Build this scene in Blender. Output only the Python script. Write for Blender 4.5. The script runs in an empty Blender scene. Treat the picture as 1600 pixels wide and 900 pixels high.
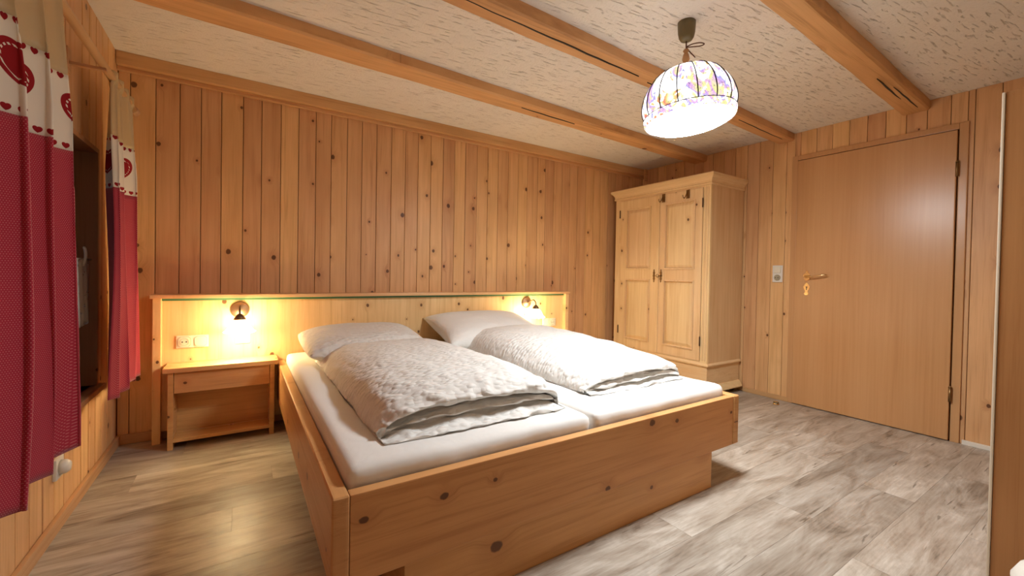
import bpy, bmesh, math, random
from mathutils import Vector, Matrix, noise
random.seed(7)
SC = bpy.context.scene
COL = SC.collection
PI = math.pi

# ------------------------------------------------------------------ camera
def make_camera():
    yaw, pit, rol = (math.radians(a) for a in (32.885, -0.805, 1.028))
    fw = Vector((math.sin(yaw)*math.cos(pit), math.cos(yaw)*math.cos(pit), math.sin(pit)))
    rt = Vector((math.cos(yaw), -math.sin(yaw), 0)); up = rt.cross(fw)
    r2 = rt*math.cos(rol)+up*math.sin(rol); u2 = -rt*math.sin(rol)+up*math.cos(rol)
    cd = bpy.data.cameras.new('camera'); cd.sensor_width = 36; cd.lens = 652.49/1600*36
    cd.shift_y = -(450-438.557)/1600; cd.clip_start = 0.02
    c = bpy.data.objects.new('camera', cd); COL.objects.link(c)
    m = Matrix((r2, u2, -fw)).transposed().to_4x4(); m.translation = (0, 0, 1.015)
    c.matrix_world = m; SC.camera = c
make_camera()
W = bpy.data.worlds.new('night'); SC.world = W; W.use_nodes = True
W.node_tree.nodes['Background'].inputs[0].default_value = (0.010, 0.012, 0.02, 1)
W.node_tree.nodes['Background'].inputs[1].default_value = 1.0
vs = SC.view_settings
vs.view_transform = 'Standard'; vs.look = 'None'; vs.gamma = 1; vs.use_curve_mapping = False
vs.exposure = 2.2
SC.cycles.diffuse_bounces = 5; SC.cycles.max_bounces = 9
PENDANT_DIFFUSER = 27.0     # radiance of the pendant's glass
PENDANT_SHADE = 5.0
WALL_LAMP = 13.5
LAMP_COL = (0.94, 1.0, 1.04)

# room dimensions
R, D, L, H, F = 3.824, 3.218, -0.597, 2.223, -0.95

# ------------------------------------------------------------------ nodes helper
class G:
    def __init__(s, name):
        s.m = bpy.data.materials.new(name); s.m.use_nodes = True
        s.nt = s.m.node_tree; s.n = s.nt.nodes; s.l = s.nt.links
        s.b = s.n['Principled BSDF']
    def set(s, inp, v):
        if hasattr(v, 'is_linked') or isinstance(v, bpy.types.NodeSocket): s.l.new(v, inp)
        else: inp.default_value = v
    def math(s, op, a, b=0.0, c=None, clamp=False):
        n = s.n.new('ShaderNodeMath'); n.operation = op; n.use_clamp = clamp
        s.set(n.inputs[0], a); s.set(n.inputs[1], b)
        if c is not None: s.set(n.inputs[2], c)
        return n.outputs[0]
    def vmath(s, op, a, b):
        n = s.n.new('ShaderNodeVectorMath'); n.operation = op
        s.set(n.inputs[0], a); s.set(n.inputs[1], b); return n.outputs[0]
    def sep(s, v):
        n = s.n.new('ShaderNodeSeparateXYZ'); s.set(n.inputs[0], v); return n.outputs
    def comb(s, x, y, z):
        n = s.n.new('ShaderNodeCombineXYZ')
        for i, v in enumerate((x, y, z)): s.set(n.inputs[i], v)
        return n.outputs[0]
    def coord(s, which='Object'):
        return s.n.new('ShaderNodeTexCoord').outputs[which]
    def rnd(s):
        return s.n.new('ShaderNodeObjectInfo').outputs['Random']
    def noise(s, v, scale, detail=3, rough=0.55, dist=0.0, dims='3D'):
        n = s.n.new('ShaderNodeTexNoise'); n.noise_dimensions = dims
        s.set(n.inputs['Vector'], v); n.inputs['Scale'].default_value = scale
        n.inputs['Detail'].default_value = detail; n.inputs['Roughness'].default_value = rough
        n.inputs['Distortion'].default_value = dist
        return n.outputs['Fac']
    def voro(s, v, scale, dims='2D', feature='F1'):
        n = s.n.new('ShaderNodeTexVoronoi'); n.voronoi_dimensions = dims; n.feature = feature
        s.set(n.inputs['Vector'], v); n.inputs['Scale'].default_value = scale
        return n.outputs['Distance'], n.outputs['Color'] if feature == 'F1' else None
    def ramp(s, f, stops, interp='LINEAR'):
        n = s.n.new('ShaderNodeValToRGB'); n.color_ramp.interpolation = interp
        e = n.color_ramp.elements
        while len(e) < len(stops): e.new(0.5)
        for i, (p, c) in enumerate(stops):
            e[i].position = p; e[i].color = (*c, 1) if len(c) == 3 else c
        s.set(n.inputs[0], f); return n.outputs[0]
    def smooth(s, x, lo, hi, a=0.0, b=1.0):
        n = s.n.new('ShaderNodeMapRange'); n.interpolation_type = 'SMOOTHSTEP'
        s.set(n.inputs[0], x); s.set(n.inputs[1], lo); s.set(n.inputs[2], hi)
        n.inputs[3].default_value = a; n.inputs[4].default_value = b; return n.outputs[0]
    def mix(s, f, a, b, mode='MIX'):
        n = s.n.new('ShaderNodeMix'); n.data_type = 'RGBA'; n.blend_type = mode
        s.set(n.inputs[0], f)
        for i, v in ((6, a), (7, b)):
            s.set(n.inputs[i], (*v, 1) if isinstance(v, tuple) and len(v) == 3 else v)
        return n.outputs[2]
    def bump(s, h, strength, dist=0.01):
        n = s.n.new('ShaderNodeBump'); s.set(n.inputs['Height'], h)
        n.inputs['Strength'].default_value = strength; n.inputs['Distance'].default_value = dist
        s.l.new(n.outputs[0], s.b.inputs['Normal'])
    def out(s, color=None, rough=0.5, spec=0.4, metal=0.0):
        if color is not None: s.set(s.b.inputs['Base Color'], (*color, 1) if isinstance(color, tuple) and len(color) == 3 else color)
        s.set(s.b.inputs['Roughness'], rough); s.b.inputs['Specular IOR Level'].default_value = spec
        s.b.inputs['Metallic'].default_value = metal
        return s.m

def plain(name, color, rough=0.5, spec=0.4, metal=0.0):
    return G(name).out(color, rough, spec, metal)

def pine(name, base, along='Z', across='X', knots=6.0, prob=0.45, ksize=0.013, vary=0.10, rough=0.42, dark=0.72, stave=0.0, gscale=1.0, spec=0.35):
    """knotty pine: growth-ring streaks along one axis, round brown knots, a tone per board"""
    g = G(name); ax = {'X': 0, 'Y': 1, 'Z': 2}
    o = g.sep(g.coord('Object')); r = g.rnd()
    a = g.math('ADD', o[ax[across]], g.math('MULTIPLY', r, 17.3))
    b = g.math('ADD', o[ax[along]], g.math('MULTIPLY', r, 41.7))
    depth = o[3 - ax[along] - ax[across]]
    # knots (2D cells so that they read as discs on the face)
    kv = g.comb(g.math('MULTIPLY', a, knots), g.math('MULTIPLY', b, knots*0.8), 0.0)
    wob = g.noise(g.comb(a, b, 0.0), 40, 2)
    d, c = g.voro(kv, 1.0)
    cc = g.sep(c)
    on = g.math('LESS_THAN', cc[0], prob)
    size = g.math('MULTIPLY_ADD', cc[1], ksize*knots*0.9, ksize*knots*0.35)
    dd = g.math('ADD', d, g.math('MULTIPLY', g.math('SUBTRACT', wob, 0.5), 0.05))
    inner = g.math('MULTIPLY', on, g.smooth(g.math('DIVIDE', dd, size), 0.75, 1.1, 1.0, 0.0))
    halo = g.math('MULTIPLY', on, g.smooth(g.math('DIVIDE', dd, size), 0.9, 4.5, 1.0, 0.0))
    # grain bends round the knots
    push = g.math('MULTIPLY', halo, 0.022)
    ga = g.math('ADD', a, push)
    gv = g.comb(g.math('MULTIPLY', ga, 34*gscale), g.math('MULTIPLY', b, 1.3*gscale), g.math('MULTIPLY', depth, 6.0))
    n1 = g.noise(gv, 1.0, 4, 0.6, 0.6)
    gv2 = g.comb(g.math('MULTIPLY', ga, 240), g.math('MULTIPLY', b, 5.0), g.math('MULTIPLY', depth, 30))
    n2 = g.noise(gv2, 1.0, 2)
    big = g.noise(g.comb(g.math('MULTIPLY', a, 5), g.math('MULTIPLY', b, 1.4), 3.0), 1.0, 2)
    dk = (base[0]*dark, base[1]*dark*0.86, base[2]*dark*0.72)
    lt = (min(1, base[0]*1.10), min(1, base[1]*1.13), min(1, base[2]*1.18))
    f = g.math('ADD', g.math('MULTIPLY', n1, 0.72), g.math('MULTIPLY', n2, 0.28))
    col = g.ramp(f, [(0.30, lt), (0.52, base), (0.74, dk)])
    col = g.mix(g.smooth(big, 0.35, 0.75, 0.0, 0.45), col, dk)
    if stave:
        sid = g.math('FLOOR', g.math('DIVIDE', a, stave))
        wn = g.n.new('ShaderNodeTexWhiteNoise'); wn.noise_dimensions = '1D'; g.l.new(sid, wn.inputs['W'])
        col = g.mix(g.math('MULTIPLY', wn.outputs[0], 0.30), col, dk)
    col = g.mix(g.math('MULTIPLY', halo, 0.30), col, (base[0]*0.62, base[1]*0.42, base[2]*0.30))
    col = g.mix(g.math('MULTIPLY', inner, 0.90), col, (0.105, 0.036, 0.012))
    # one tone per board
    hs = g.n.new('ShaderNodeHueSaturation'); g.l.new(col, hs.inputs['Color'])
    g.set(hs.inputs['Value'], g.math('MULTIPLY_ADD', r, vary*2, 1.0-vary))
    g.set(hs.inputs['Hue'], g.math('MULTIPLY_ADD', r, 0.012, 0.494))
    return g.out(hs.outputs[0], g.math('MULTIPLY_ADD', n1, 0.2, rough-0.1), spec)

M = {}
WALLC = (0.74, 0.43, 0.20)
M['wall_z'] = pine('wall_pine', WALLC, 'Z', 'X', 6.0, 0.42, 0.013, 0.11)
M['wall_zy'] = pine('wall_pine_side', WALLC, 'Z', 'Y', 6.0, 0.36, 0.012, 0.09)
M['trim_x'] = pine('trim_pine', (0.68, 0.38, 0.17), 'X', 'Z', 5.0, 0.25, 0.011, 0.05)
M['trim_y'] = pine('skirting_pine', (0.58, 0.33, 0.15), 'Y', 'Z', 5.0, 0.2, 0.010, 0.05)
M['beam'] = pine('beam_timber', (0.72, 0.40, 0.175), 'X', 'Y', 4.0, 0.30, 0.016, 0.06, 0.6, 0.62, gscale=0.8)
M['head'] = pine('headboard_pine', (0.88, 0.61, 0.29), 'Z', 'X', 7.0, 0.58, 0.011, 0.02, stave=0.115)
M['head_x'] = pine('headboard_ledge_pine', (0.76, 0.46, 0.21), 'X', 'Y', 5.0, 0.2, 0.01, 0.02)
M['bed_x'] = pine('footboard_pine', (0.64, 0.315, 0.120), 'X', 'Z', 5.5, 0.55, 0.020, 0.03, 0.36)
M['bed_y'] = pine('rail_pine', (0.62, 0.32, 0.125), 'Y', 'Z', 5.0, 0.40, 0.014, 0.03, 0.36)
M['ward'] = pine('wardrobe_pine', (0.82, 0.59, 0.32), 'Z', 'Y', 5.0, 0.13, 0.010, 0.03, 0.45, 0.84)  # lightened: the bedside lamp's light on the front is put into the colour
M['ward_x'] = pine('wardrobe_side_pine', (0.74, 0.50, 0.27), 'Z', 'X', 4.0, 0.05, 0.010, 0.03, 0.45, 0.86)  # same pine, darker than the front whose colour holds the lamplight
M['ward_h'] = pine('wardrobe_cornice_pine', (0.82, 0.59, 0.32), 'Y', 'Z', 4.0, 0.05, 0.010, 0.03, 0.45, 0.84)  # same lamplit tone as the doors
M['night'] = pine('nightstand_pine', (0.68, 0.38, 0.15), 'X', 'Z', 5.5, 0.42, 0.012, 0.03, 0.30)
M['night_t'] = pine('nightstand_top_pine', (0.72, 0.43, 0.17), 'X', 'Y', 5.5, 0.35, 0.010, 0.02, 0.26)
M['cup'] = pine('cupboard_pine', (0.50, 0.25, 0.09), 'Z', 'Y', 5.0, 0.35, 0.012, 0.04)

def door_mat():
    g = G('door_veneer'); o = g.sep(g.coord('Object'))
    v = g.comb(g.math('MULTIPLY', o[1], 60), g.math('MULTIPLY', o[2], 1.2), 0.0)
    n = g.noise(v, 1.0, 4, 0.6, 0.3)
    n2 = g.noise(g.comb(g.math('MULTIPLY', o[1], 4.5), g.math('MULTIPLY', o[2], 0.5), 1.0), 1.0, 1)
    f = g.math('ADD', g.math('MULTIPLY', n, 0.45), g.math('MULTIPLY', n2, 0.55))
    c = g.ramp(f, [(0.3, (0.62, 0.345, 0.155)), (0.55, (0.56, 0.295, 0.122)), (0.75, (0.46, 0.225, 0.085))])
    return g.out(c, 0.30, 0.45)
M['door'] = door_mat()

def floor_mat():
    g = G('floor_board'); o = g.sep(g.coord('Object')); r = g.rnd()
    x = g.math('ADD', o[0], g.math('MULTIPLY', r, 37.0)); y = g.math('ADD', o[1], g.math('MULTIPLY', r, 11.0))
    a = g.noise(g.comb(g.math('MULTIPLY', x, 2.2), g.math('MULTIPLY', y, 9), 0), 1.0, 5, 0.62, 1.2)
    b = g.noise(g.comb(g.math('MULTIPLY', x, 7), g.math('MULTIPLY', y, 110), 2), 1.0, 3, 0.6, 0.3)
    c = g.noise(g.comb(g.math('MULTIPLY', x, 2.4), g.math('MULTIPLY', y, 34), 7), 1.0, 4, 0.6, 0.9)
    f = g.math('ADD', g.math('MULTIPLY', a, 0.72), g.math('MULTIPLY', b, 0.28))
    col = g.ramp(f, [(0.30, (0.13, 0.094, 0.064)), (0.42, (0.31, 0.25, 0.19)), (0.54, (0.43, 0.37, 0.30)), (0.70, (0.60, 0.545, 0.465))])
    crack = g.smooth(c, 0.62, 0.70)
    col = g.mix(g.math('MULTIPLY', crack, 0.70), col, (0.085, 0.055, 0.03))
    hs = g.n.new('ShaderNodeHueSaturation'); g.l.new(col, hs.inputs['Color'])
    g.set(hs.inputs['Value'], g.math('MULTIPLY_ADD', r, 0.34, 0.83))
    g.bump(g.math('SUBTRACT', f, crack), 0.10, 0.002)
    return g.out(hs.outputs[0], g.math('MULTIPLY_ADD', b, 0.22, 0.27), 0.40)
M['floor'] = floor_mat()

def stucco():
    g = G('ceiling_stucco'); o = g.sep(g.coord('Object'))
    p = g.math('ADD', g.math('MULTIPLY', o[0], 1.0), g.math('MULTIPLY', o[1], -0.12))
    q = g.math('ADD', o[1], g.math('MULTIPLY', o[0], 0.12))
    n = g.noise(g.comb(g.math('MULTIPLY', p, 10), g.math('MULTIPLY', q, 72), 0), 1.0, 4, 0.6, 0.35)
    n2 = g.noise(g.coord('Object'), 90, 3)
    n3 = g.noise(g.coord('Object'), 1.6, 2)
    scr = g.smooth(n, 0.575, 0.70)
    c = g.ramp(n3, [(0.3, (0.81, 0.76, 0.675)), (0.7, (0.86, 0.81, 0.73))])
    c = g.mix(g.math('MULTIPLY', scr, 0.15), c, (0.42, 0.35, 0.27))
    h = g.math('ADD', g.math('MULTIPLY', scr, -1.0), g.math('MULTIPLY', n2, 0.30))
    g.bump(h, 0.75, 0.012)
    return g.out(c, 0.9, 0.15)
M['ceil'] = stucco()
M['plaster'] = plain('plain_plaster', (0.74, 0.68, 0.58), 0.9, 0.2)
M['back'] = plain('groove_backing', (0.16, 0.065, 0.02), 0.8, 0.1)
M['white'] = plain('white_plastic', (0.78, 0.74, 0.65), 0.35)
M['cream'] = plain('cream_plastic', (0.80, 0.74, 0.58), 0.35)
M['creamline'] = plain('plate_line', (0.42, 0.36, 0.24), 0.5)
M['dark'] = plain('dark_hole', (0.035, 0.03, 0.025), 0.6)
M['brass'] = plain('polished_brass', (0.78, 0.55, 0.27), 0.25, 0.5, 1.0)
M['oldbrass'] = plain('aged_brass', (0.28, 0.17, 0.075), 0.42, 0.5, 1.0)
M['bronze'] = plain('brown_bronze', (0.20, 0.125, 0.075), 0.40, 0.5, 0.6)
M['iron'] = plain('brown_iron', (0.13, 0.065, 0.03), 0.5, 0.4, 0.5)
M['green'] = plain('green_paint', (0.07, 0.20, 0.10), 0.5)
M['olive'] = plain('olive_plastic', (0.16, 0.125, 0.055), 0.45)
M['cord'] = plain('brown_cord', (0.13, 0.055, 0.028), 0.7)
M['turned'] = plain('turned_wood', (0.42, 0.22, 0.09), 0.4)
M['rod'] = pine('rod_wood', (0.56, 0.33, 0.17), 'Y', 'Z', 4, 0.05, 0.01, 0.02)
M['winwood'] = pine('window_wood', (0.13, 0.06, 0.028), 'Z', 'Y', 4, 0.1, 0.01, 0.02)
M['jamb'] = pine('window_reveal_wood', (0.46, 0.23, 0.10), 'Z', 'X', 4, 0.2, 0.01, 0.02)
M['strip'] = plain('pale_edge_strip', (0.82, 0.72, 0.56), 0.35)
def glass():
    g = G('window_glass'); g.b.inputs['Transmission Weight'].default_value = 1.0
    g.b.inputs['IOR'].default_value = 1.45
    return g.out((0.8, 0.85, 0.85), 0.02, 0.5)
M['glass'] = glass()

def linen(name, base, puck=0.0, uvs=1.0):
    g = G(name); o = g.coord('Object')
    w = g.noise(o, 900, 1)
    h = g.math('MULTIPLY', w, 0.06)
    if puck:
        s = g.sep(o)
        wv = g.vmath('ADD', g.comb(g.math('MULTIPLY', s[0], 30), g.math('MULTIPLY', s[1], 50), g.math('MULTIPLY', s[2], 30)), (3.1, 1.7, 0.4))
        d, _ = g.voro(wv, 1.0, '3D')
        h = g.math('ADD', h, g.math('MULTIPLY', g.smooth(d, 0.15, 0.75, 1.0, 0.0), puck))
    soft = g.noise(o, 9, 3)
    h = g.math('ADD', h, g.math('MULTIPLY', soft, 0.5))
    g.bump(h, 0.75, 0.012)
    g.b.inputs['Sheen Weight'].default_value = 0.15
    return g.out(base, 0.85, 0.2)
M['sheet'] = linen('white_sheet', (0.80, 0.775, 0.735))
M['duvet'] = linen('seersucker', (0.76, 0.735, 0.69), 0.5)
M['pillow'] = linen('pillow_cotton', (0.79, 0.765, 0.72), 0.12)

def emit(name, col, s):
    g = G(name); g.b.inputs['Emission Color'].default_value = (*col, 1)
    g.b.inputs['Emission Strength'].default_value = s
    return g.out((0.8, 0.8, 0.78), 0.3)
M['diffuser'] = emit('lit_glass_bowl', LAMP_COL, PENDANT_DIFFUSER)
M['bell'] = emit('lit_glass_bell', (1.0, 0.80, 0.44), WALL_LAMP)

def shade_mat():
    g = G('printed_lampshade'); uv = g.coord('UV'); s = g.sep(uv)
    v = g.comb(g.math('MULTIPLY', s[0], 13), g.math('MULTIPLY', s[1], 2.0), 0.0)
    n = g.noise(v, 1.0, 2, 0.5, 1.5); n2 = g.noise(v, 1.3, 2, 0.5, 2.0); n3 = g.noise(v, 2.2, 2, 0.5, 3.0)
    col = g.ramp(n, [(0.36, (0.048, 0.013, 0.009)), (0.42, (0.048, 0.040, 0.014)), (0.47, (0.10, 0.097, 0.085)), (0.52, (0.022, 0.022, 0.046)), (0.57, (0.042, 0.024, 0.044)), (0.63, (0.048, 0.045, 0.020))])
    col = g.mix(g.smooth(n2, 0.52, 0.60), col, (0.17, 0.167, 0.16))
    line = g.math('ABSOLUTE', g.math('SUBTRACT', n3, 0.5))
    col = g.mix(g.math('MULTIPLY', g.smooth(line, 0.0, 0.022, 1.0, 0.0), 0.85), col, (0.005, 0.004, 0.009))
    g.l.new(col, g.b.inputs['Emission Color']); g.b.inputs['Emission Strength'].default_value = PENDANT_SHADE
    return g.out(col, 0.8, 0.1)
M['shade'] = shade_mat()
M['shade'].cycles.emission_sampling = 'NONE'   # dim: found by bounced rays alone
M['seam'] = plain('dark_seam', (0.05, 0.03, 0.04), 0.8)

def heart(g, x, y):
    """1 inside a heart of about unit radius"""
    x2 = g.math('MULTIPLY', x, x); y2 = g.math('MULTIPLY', y, y)
    a = g.math('SUBTRACT', g.math('ADD', x2, y2), 1.0)
    a3 = g.math('MULTIPLY', g.math('MULTIPLY', a, a), a)
    e = g.math('SUBTRACT', a3, g.math('MULTIPLY', x2, g.math('MULTIPLY', y2, y)))
    return g.math('LESS_THAN', e, 0.0), e

def band_mat(z0, z1):
    g = G('heart_band_cotton'); s = g.sep(g.coord('UV')); u, v = s[0], s[1]
    def rowx(per, off=0.0):
        return g.math('MULTIPLY', g.math('SUBTRACT', g.math('FRACT', g.math('ADD', g.math('DIVIDE', u, per), off)), 0.5), per)
    red = (0.30, 0.012, 0.016); white = (0.78, 0.71, 0.60)
    zm = (z0+z1)/2
    big = rowx(0.20)
    h1, e = heart(g, g.math('DIVIDE', big, 0.058), g.math('DIVIDE', g.math('SUBTRACT', v, zm), 0.050))
    h2, e2 = heart(g, g.math('DIVIDE', big, 0.046), g.math('DIVIDE', g.math('SUBTRACT', v, zm), 0.040))
    h3, e3 = heart(g, g.math('DIVIDE', big, 0.042), g.math('DIVIDE', g.math('SUBTRACT', v, zm), 0.036))
    stitch = g.math('GREATER_THAN', g.math('SINE', g.math('MULTIPLY', g.math('ADD', u, v), 420)), 0.0)
    ring = g.math('MULTIPLY', g.math('SUBTRACT', h2, h3), stitch)
    col = g.mix(h1, white, red); col = g.mix(ring, col, white)
    sm = rowx(0.034)
    for zz in (z0+0.012, z1-0.010):
        hh, _ = heart(g, g.math('DIVIDE', sm, 0.0095), g.math('DIVIDE', g.math('SUBTRACT', v, zz), 0.0080))
        col = g.mix(hh, col, red)
    return g.out(col, 0.85, 0.15)
def red_mat():
    g = G('red_dotted_cotton'); s = g.sep(g.coord('UV')); u, v = s[0], s[1]
    p = 0.0052
    row = g.math('FLOOR', g.math('DIVIDE', v, p))
    uu = g.math('SUBTRACT', g.math('FRACT', g.math('ADD', g.math('DIVIDE', u, p), g.math('MULTIPLY', row, 0.5))), 0.5)
    vv = g.math('SUBTRACT', g.math('FRACT', g.math('DIVIDE', v, p)), 0.5)
    d = g.math('SQRT', g.math('ADD', g.math('MULTIPLY', uu, uu), g.math('MULTIPLY', vv, vv)))
    col = g.mix(g.smooth(d, 0.14, 0.24, 1.0, 0.0), (0.40, 0.022, 0.046), (0.64, 0.22, 0.22))
    g.bump(g.noise(g.coord('Object'), 700, 1), 0.2, 0.002)
    g.b.inputs['Sheen Weight'].default_value = 0.3
    return g.out(col, 0.85, 0.2)
def sheer_mat():
    g = G('sheer_beige'); s = g.sep(g.coord('UV'))
    tr = g.n.new('ShaderNodeBsdfTransparent'); mx = g.n.new('ShaderNodeMixShader')
    mx.inputs[0].default_value = 0.74
    g.l.new(tr.outputs[0], mx.inputs[1]); g.l.new(g.b.outputs[0], mx.inputs[2])
    g.l.new(mx.outputs[0], g.n['Material Output'].inputs[0])
    return g.out((0.66, 0.48, 0.25), 0.40, 0.6)
def lace_mat():
    g = G('white_lace'); s = g.sep(g.coord('UV'))
    d, _ = g.voro(g.comb(s[0], s[1], 0.0), 95, '2D', 'DISTANCE_TO_EDGE')
    n = g.noise(g.comb(s[0], s[1], 0.0), 22, 1)
    a = g.math('MAXIMUM', g.math('LESS_THAN', d, 0.16), g.math('GREATER_THAN', n, 0.42))
    tr = g.n.new('ShaderNodeBsdfTransparent'); mx = g.n.new('ShaderNodeMixShader'); g.l.new(a, mx.inputs[0])
    g.l.new(tr.outputs[0], mx.inputs[1]); g.l.new(g.b.outputs[0], mx.inputs[2])
    g.l.new(mx.outputs[0], g.n['Material Output'].inputs[0])
    return g.out((0.82, 0.78, 0.68), 0.8, 0.2)
BAND0, BAND1 = 1.372, 1.600
M['band'] = band_mat(BAND0, BAND1); M['red'] = red_mat(); M['sheer'] = sheer_mat(); M['lace'] = lace_mat()

# ------------------------------------------------------------------ mesh helpers
def box(bm, x0, x1, y0, y1, z0, z1, bev=0.0, seg=2):
    t = bmesh.new()
    v = [t.verts.new(p) for p in ((x0,y0,z0),(x1,y0,z0),(x1,y1,z0),(x0,y1,z0),(x0,y0,z1),(x1,y0,z1),(x1,y1,z1),(x0,y1,z1))]
    for f in ((0,3,2,1),(4,5,6,7),(0,1,5,4),(1,2,6,5),(2,3,7,6),(3,0,4,7)): t.faces.new([v[i] for i in f])
    if bev: bmesh.ops.bevel(t, geom=t.edges[:], offset=bev, segments=seg, profile=0.7, affect='EDGES')
    merge(bm, t)
def merge(bm, t):
    me = bpy.data.meshes.new('tmp'); t.to_mesh(me); t.free(); bm.from_mesh(me); bpy.data.meshes.remove(me)
def lathe(bm, prof, c, seg=24, axis='Z', mat=None):
    """profile of (radius, height) turned about an axis through c"""
    rings = []
    def P(r, h, a):
        x, y = r*math.cos(a), r*math.sin(a)
        p = {'Z': Vector((x, y, h)), 'Y': Vector((x, h, y)), 'X': Vector((h, x, y))}[axis]
        if mat: p = mat @ p
        return p+Vector(c)
    for r, h in prof:
        if r < 1e-6: rings.append([bm.verts.new(P(0, h, 0))])
        else: rings.append([bm.verts.new(P(r, h, 2*PI*k/seg)) for k in range(seg)])
    for A, B in zip(rings, rings[1:]):
        for k in range(seg):
            q = [A[k % len(A)], A[(k+1) % len(A)], B[(k+1) % len(B)], B[k % len(B)]]
            u = []
            for w in q:
                if w not in u: u.append(w)
            if len(u) > 2:
                try: bm.faces.new(u)
                except ValueError: pass
def tube(bm, pts, rad, seg=8, cap=True):
    pts = [Vector(p) for p in pts]; rr = rad if isinstance(rad, (list, tuple)) else [rad]*len(pts)
    rings = []; n = None
    for i, p in enumerate(pts):
        t = (pts[min(i+1, len(pts)-1)]-pts[max(i-1, 0)]).normalized()
        if n is None: n = t.orthogonal().normalized()
        n = (n-t*n.dot(t)).normalized(); b = t.cross(n)
        rings.append([bm.verts.new(p+(n*math.cos(2*PI*k/seg)+b*math.sin(2*PI*k/seg))*rr[i]) for k in range(seg)])
    for A, B in zip(rings, rings[1:]):
        for k in range(seg): bm.faces.new((A[k], A[(k+1) % seg], B[(k+1) % seg], B[k]))
    if cap: bm.faces.new(rings[0][::-1]); bm.faces.new(rings[-1])
def prism(bm, poly, plane, a, b):
    """extrude a 2D outline: plane 'YZ' along X, 'XZ' along Y, 'XY' along Z, from a to b"""
    def P(u, v, w): return {'YZ': (w, u, v), 'XZ': (u, w, v), 'XY': (u, v, w)}[plane]
    A = [bm.verts.new(P(u, v, a)) for u, v in poly]; B = [bm.verts.new(P(u, v, b)) for u, v in poly]
    n = len(poly)
    bm.faces.new(A); bm.faces.new(B[::-1])
    for k in range(n): bm.faces.new((A[k], B[k], B[(k+1) % n], A[(k+1) % n]))
def spline(pts, n, closed=False):
    pts = [Vector(p) for p in pts]; m = len(pts); out = []
    for i in range(n):
        t = i/n*m if closed else i/(n-1)*(m-1)
        k = min(int(t), m-1 if closed else m-2); f = t-k
        g = (lambda j: pts[j % m]) if closed else (lambda j: pts[max(0, min(m-1, j))])
        a, b, c, d = g(k-1), g(k), g(k+1), g(k+2)
        out.append(0.5*((2*b)+(c-a)*f+(2*a-5*b+4*c-d)*f*f+(3*b-a-3*c+d)*f**3))
    return out

def obj(name, bm, mat, parent=None, smooth=False, label=None, cat=None, group=None, kind=None, base=False):
    """link a bmesh given in room coordinates as one mesh object with its origin at its middle"""
    bmesh.ops.recalc_face_normals(bm, faces=bm.faces[:])
    lo = Vector((1e9,)*3); hi = Vector((-1e9,)*3)
    for v in bm.verts:
        for i in range(3): lo[i] = min(lo[i], v.co[i]); hi[i] = max(hi[i], v.co[i])
    c = (lo+hi)/2
    if base: c.z = lo.z
    for v in bm.verts: v.co -= c
    me = bpy.data.meshes.new(name); bm.to_mesh(me); bm.free(); me.materials.append(mat)
    if smooth:
        for p in me.polygons: p.use_smooth = True
    return link(name, me, c, parent, label, cat, group, kind)
def wpos(o):
    p = Vector(o.location)
    while o.parent: o = o.parent; p += o.location
    return p
def link(name, me, c, parent=None, label=None, cat=None, group=None, kind=None):
    o = bpy.data.objects.new(name, me); COL.objects.link(o)
    if parent: o.parent = parent; o.location = c-wpos(parent)
    else: o.location = c
    if label: o['label'] = label
    if cat: o['category'] = cat
    if group: o['group'] = group
    if kind: o['kind'] = kind
    return o
def thing(name, loc, label, cat, group=None, kind=None):
    o = link(name, None, Vector(loc), None, label, cat, group, kind); o.empty_display_size = 0.05; return o
def bx(name, mat, parent, *a, bev=0.0, **k):
    bm = bmesh.new(); box(bm, *a, bev=bev); return obj(name, bm, mat, parent, **k)

# ------------------------------------------------------------------ the room
fl = bx('floor', M['back'], None, L-0.1, R+0.1, F-0.1, D+0.1, -0.05, -0.010, label='grey washed wooden plank floor', cat='floor', kind='structure')
PW, PL, GAP = 0.192, 1.28, 0.0004
y = F; row = 0
while y < D:
    x = L-((row*0.437) % 1.0)*PL
    y1 = min(y+PW, D)
    while x < R:
        a, b = max(x, L), min(x+PL, R)
        if b-a > 0.05:
            bx('plank', M['floor'], fl, a+GAP, b-GAP, y+GAP, y1-GAP, -0.010, 0.0, bev=0.0)
        x += PL
    y += PW; row += 1

ce = bx('ceiling', M['ceil'], None, L-0.1, R+0.1, F-0.1, D+0.1, H, H+0.06, label='cream rough stucco ceiling between the beams', cat='ceiling', kind='structure')
TH = 0.014
def plank(parent, mat, x0, x1, y0, y1, z0, z1):
    return bx('plank', mat, parent, x0, x1, y0, y1, z0, z1, bev=0.0035)
# back wall: tongue-and-groove boards, their joints where the photograph has them
wb = bx('wall_back', M['back'], None, L-0.1, R+0.1, D+TH*0.75, D+0.12, -0.01, H, label='knotty pine boarded wall behind the bed', cat='wall', kind='structure')
joints = [L, -0.545, -0.433, -0.321, -0.218, -0.115, 0.0, 0.102, 0.213, 0.32, 0.428, 0.528, 0.636, 0.74, 0.847, 0.958, 1.068, 1.172, 1.28, 1.386, 1.49, 1.591, 1.701, 1.809, 1.914, 2.022, 2.127, 2.234, 2.353, 2.444, 2.546, 2.651, 2.75, 2.852, 2.965, 3.073, 3.174, 3.287, 3.394, 3.5, 3.61, 3.72, R]
for a, b in zip(joints, joints[1:]):
    j = random.uniform(0, 0.0025)
    plank(wb, M['wall_z'], a+0.0016, b-0.0016, D+j, D+TH+j, 0.0, H)
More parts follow.
